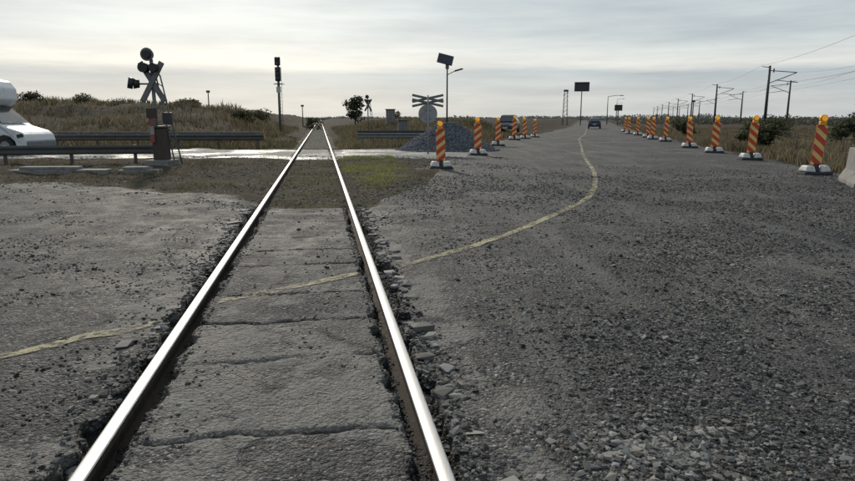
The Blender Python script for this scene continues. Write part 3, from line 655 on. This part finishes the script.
pole_lamp(41.2,150,6.3,3.0); pole_lamp(78,270,9,2.5); pole_lamp(98,340,9,2.5)
def msg(x,y,z0,w,h,name='electronic_road_sign'):
    e=empty(name,(x,y,z1(x,y)),R(-12))
    tubes('post',[((0,.3,-.2),(0,.3,z0+h/2),.12,.1)],m_grey,e,8); box('housing',(w,.4,h),(0,0,z0),m_black,e,bevel=.05)
    box('display_face',(w*.93,.02,h*.85),(0,-.212,z0),m_dkm,e); box('hood',(w,.35,.05),(0,-.33,z0+h/2),m_grey,e)
msg(32.8,140,8.0,3.1,1.9); msg(40.5,139,3.6,1.6,1.2)
e=empty('lattice_mast',(28.4,135,z1(28.4,135))); sg=[]; hh_=6.8
for a_,b_ in ((-.35,-.35),(.35,-.35),(.35,.35),(-.35,.35)): sg.append(((a_*1.4,b_*1.4,0),(a_*.8,b_*.8,hh_),.05,.04))
for k in range(8):
    z0=hh_*k/8;z2=hh_*(k+1)/8
    for a_ in (-.4,.4): sg+=[((-.42,a_,z0),(.42,a_,z2),.025,.025),((a_,-.42,z2),(a_,.42,z0),.025,.025)]
tubes('lattice',sg,m_grey,e,5); box('camera_housing',(.9,.5,.4),(0,0,hh_+.2),m_dkm,e)
for (x,y,h) in [(-30,90,3.),(38.5,95,4.),(-21,110,3.5)]:
    e=empty('line_side_post',(x,y,z1(x,y))); tubes('post',[((0,0,-.2),(0,0,h),.09,.07)],m_wood,e,8); box('post_cap',(.5,.1,.3),(0,0,h),m_dkm,e)
e=empty('verge_fence',(0,0,0)); sg=[];prev=None
for k in range(14):
    y=17+k*5.; x=float(np.interp(y,YR,XR))+4.2; z=z1(x,y); sg.append(((x,y,z-.1),(x,y,z+1.05),.04,.035))
    if prev:
        for zz in (.4,.7,1.): sg.append(((prev[0],prev[1],prev[2]+zz),(x,y,z+zz),.006,.006))
    prev=(x,y,z)
tubes('posts_and_wires',sg,m_wood,e,6)
# ---------------------------------------------------------------- sky & sun
AZ,EL=R(-19),R(30)
sv=Vector((math.cos(EL)*math.sin(AZ),math.cos(EL)*math.cos(AZ),math.sin(EL)))
w=bpy.data.worlds.new('World'); scene.world=w; w.use_nodes=True; t=NT(w.node_tree); bg=t.n['Background']
sky=t.new('ShaderNodeTexSky',sky_type='NISHITA'); sky.sun_disc=False; sky.sun_elevation=EL; sky.sun_rotation=AZ; sky.dust_density=2; sky.air_density=1.2
t.l.new(sky.outputs[0],bg.inputs[0]); bg.inputs[1].default_value=.09
g=t.new('ShaderNodeTexCoord').outputs['Generated']
sep=t.new('ShaderNodeSeparateXYZ'); t.l.new(g,sep.inputs[0]); z=sep.outputs[2]
mpn=t.new('ShaderNodeMapping'); t.l.new(g,mpn.inputs[0]); mpn.inputs['Scale'].default_value=(2.2,2.2,26)
n1=t.noise(mpn.outputs[0],1.3,7,.6)
mp2=t.new('ShaderNodeMapping'); t.l.new(g,mp2.inputs[0]); mp2.inputs['Scale'].default_value=(1.4,1.4,14); mp2.inputs['Location'].default_value=(.3,.8,.2)
n2=t.noise(mp2.outputs[0],2.1,7,.6)
zz=t.math('ADD',z,t.math('MULTIPLY',t.math('SUBTRACT',n1,.5),.045))
col=t.ramp(zz,[(0,(.60,.63,.63)),(.025,(.60,.64,.65)),(.05,(.50,.56,.60)),(.062,(.44,.51,.565)),(.076,(.74,.755,.74)),(.11,(.60,.655,.68)),(.2,(.47,.55,.60)),(.6,(.45,.52,.58))])
col=t.mix(1.,col,t.ramp(n2,[(.32,(.80,.83,.86)),(.5,(1,1,1)),(.68,(1.2,1.19,1.16))]),'MULTIPLY')
dt=t.new('ShaderNodeVectorMath',operation='DOT_PRODUCT'); t.l.new(g,dt.inputs[0]); dt.inputs[1].default_value=sv
dd=t.math('MAXIMUM',dt.outputs['Value'],0)
gl=t.math('ADD',t.math('MULTIPLY',t.math('POWER',dd,70),3.0),t.math('MULTIPLY',t.math('POWER',dd,9),.26))
glc=t.mix(1.,(1,.95,.84),gl,'MULTIPLY')
col=t.mix(1.,col,glc,'ADD')
bg2=t.new('ShaderNodeBackground'); t.l.new(col,bg2.inputs[0]); bg2.inputs[1].default_value=1
mx=t.new('ShaderNodeMixShader'); mx.inputs[0].default_value=.88; t.l.new(bg.outputs[0],mx.inputs[1]); t.l.new(bg2.outputs[0],mx.inputs[2]); t.l.new(mx.outputs[0],t.n['World Output'].inputs[0])
sl=bpy.data.lights.new('sun','SUN'); sl.energy=2.8; sl.angle=R(3); sl.color=(1,.91,.77); so=link(bpy.data.objects.new('sun',sl)); so.rotation_euler=sv.to_track_quat('Z','Y').to_euler()
# ---------------------------------------------------------------- camera
cd=bpy.data.cameras.new('camera'); cd.lens=27.03; cd.sensor_width=36; cd.clip_end=6000; cd.clip_start=.05
co=link(bpy.data.objects.new('camera',cd)); co.location=(0,0,CAMH); co.rotation_euler=(R(90-10.8),0,0); scene.camera=co
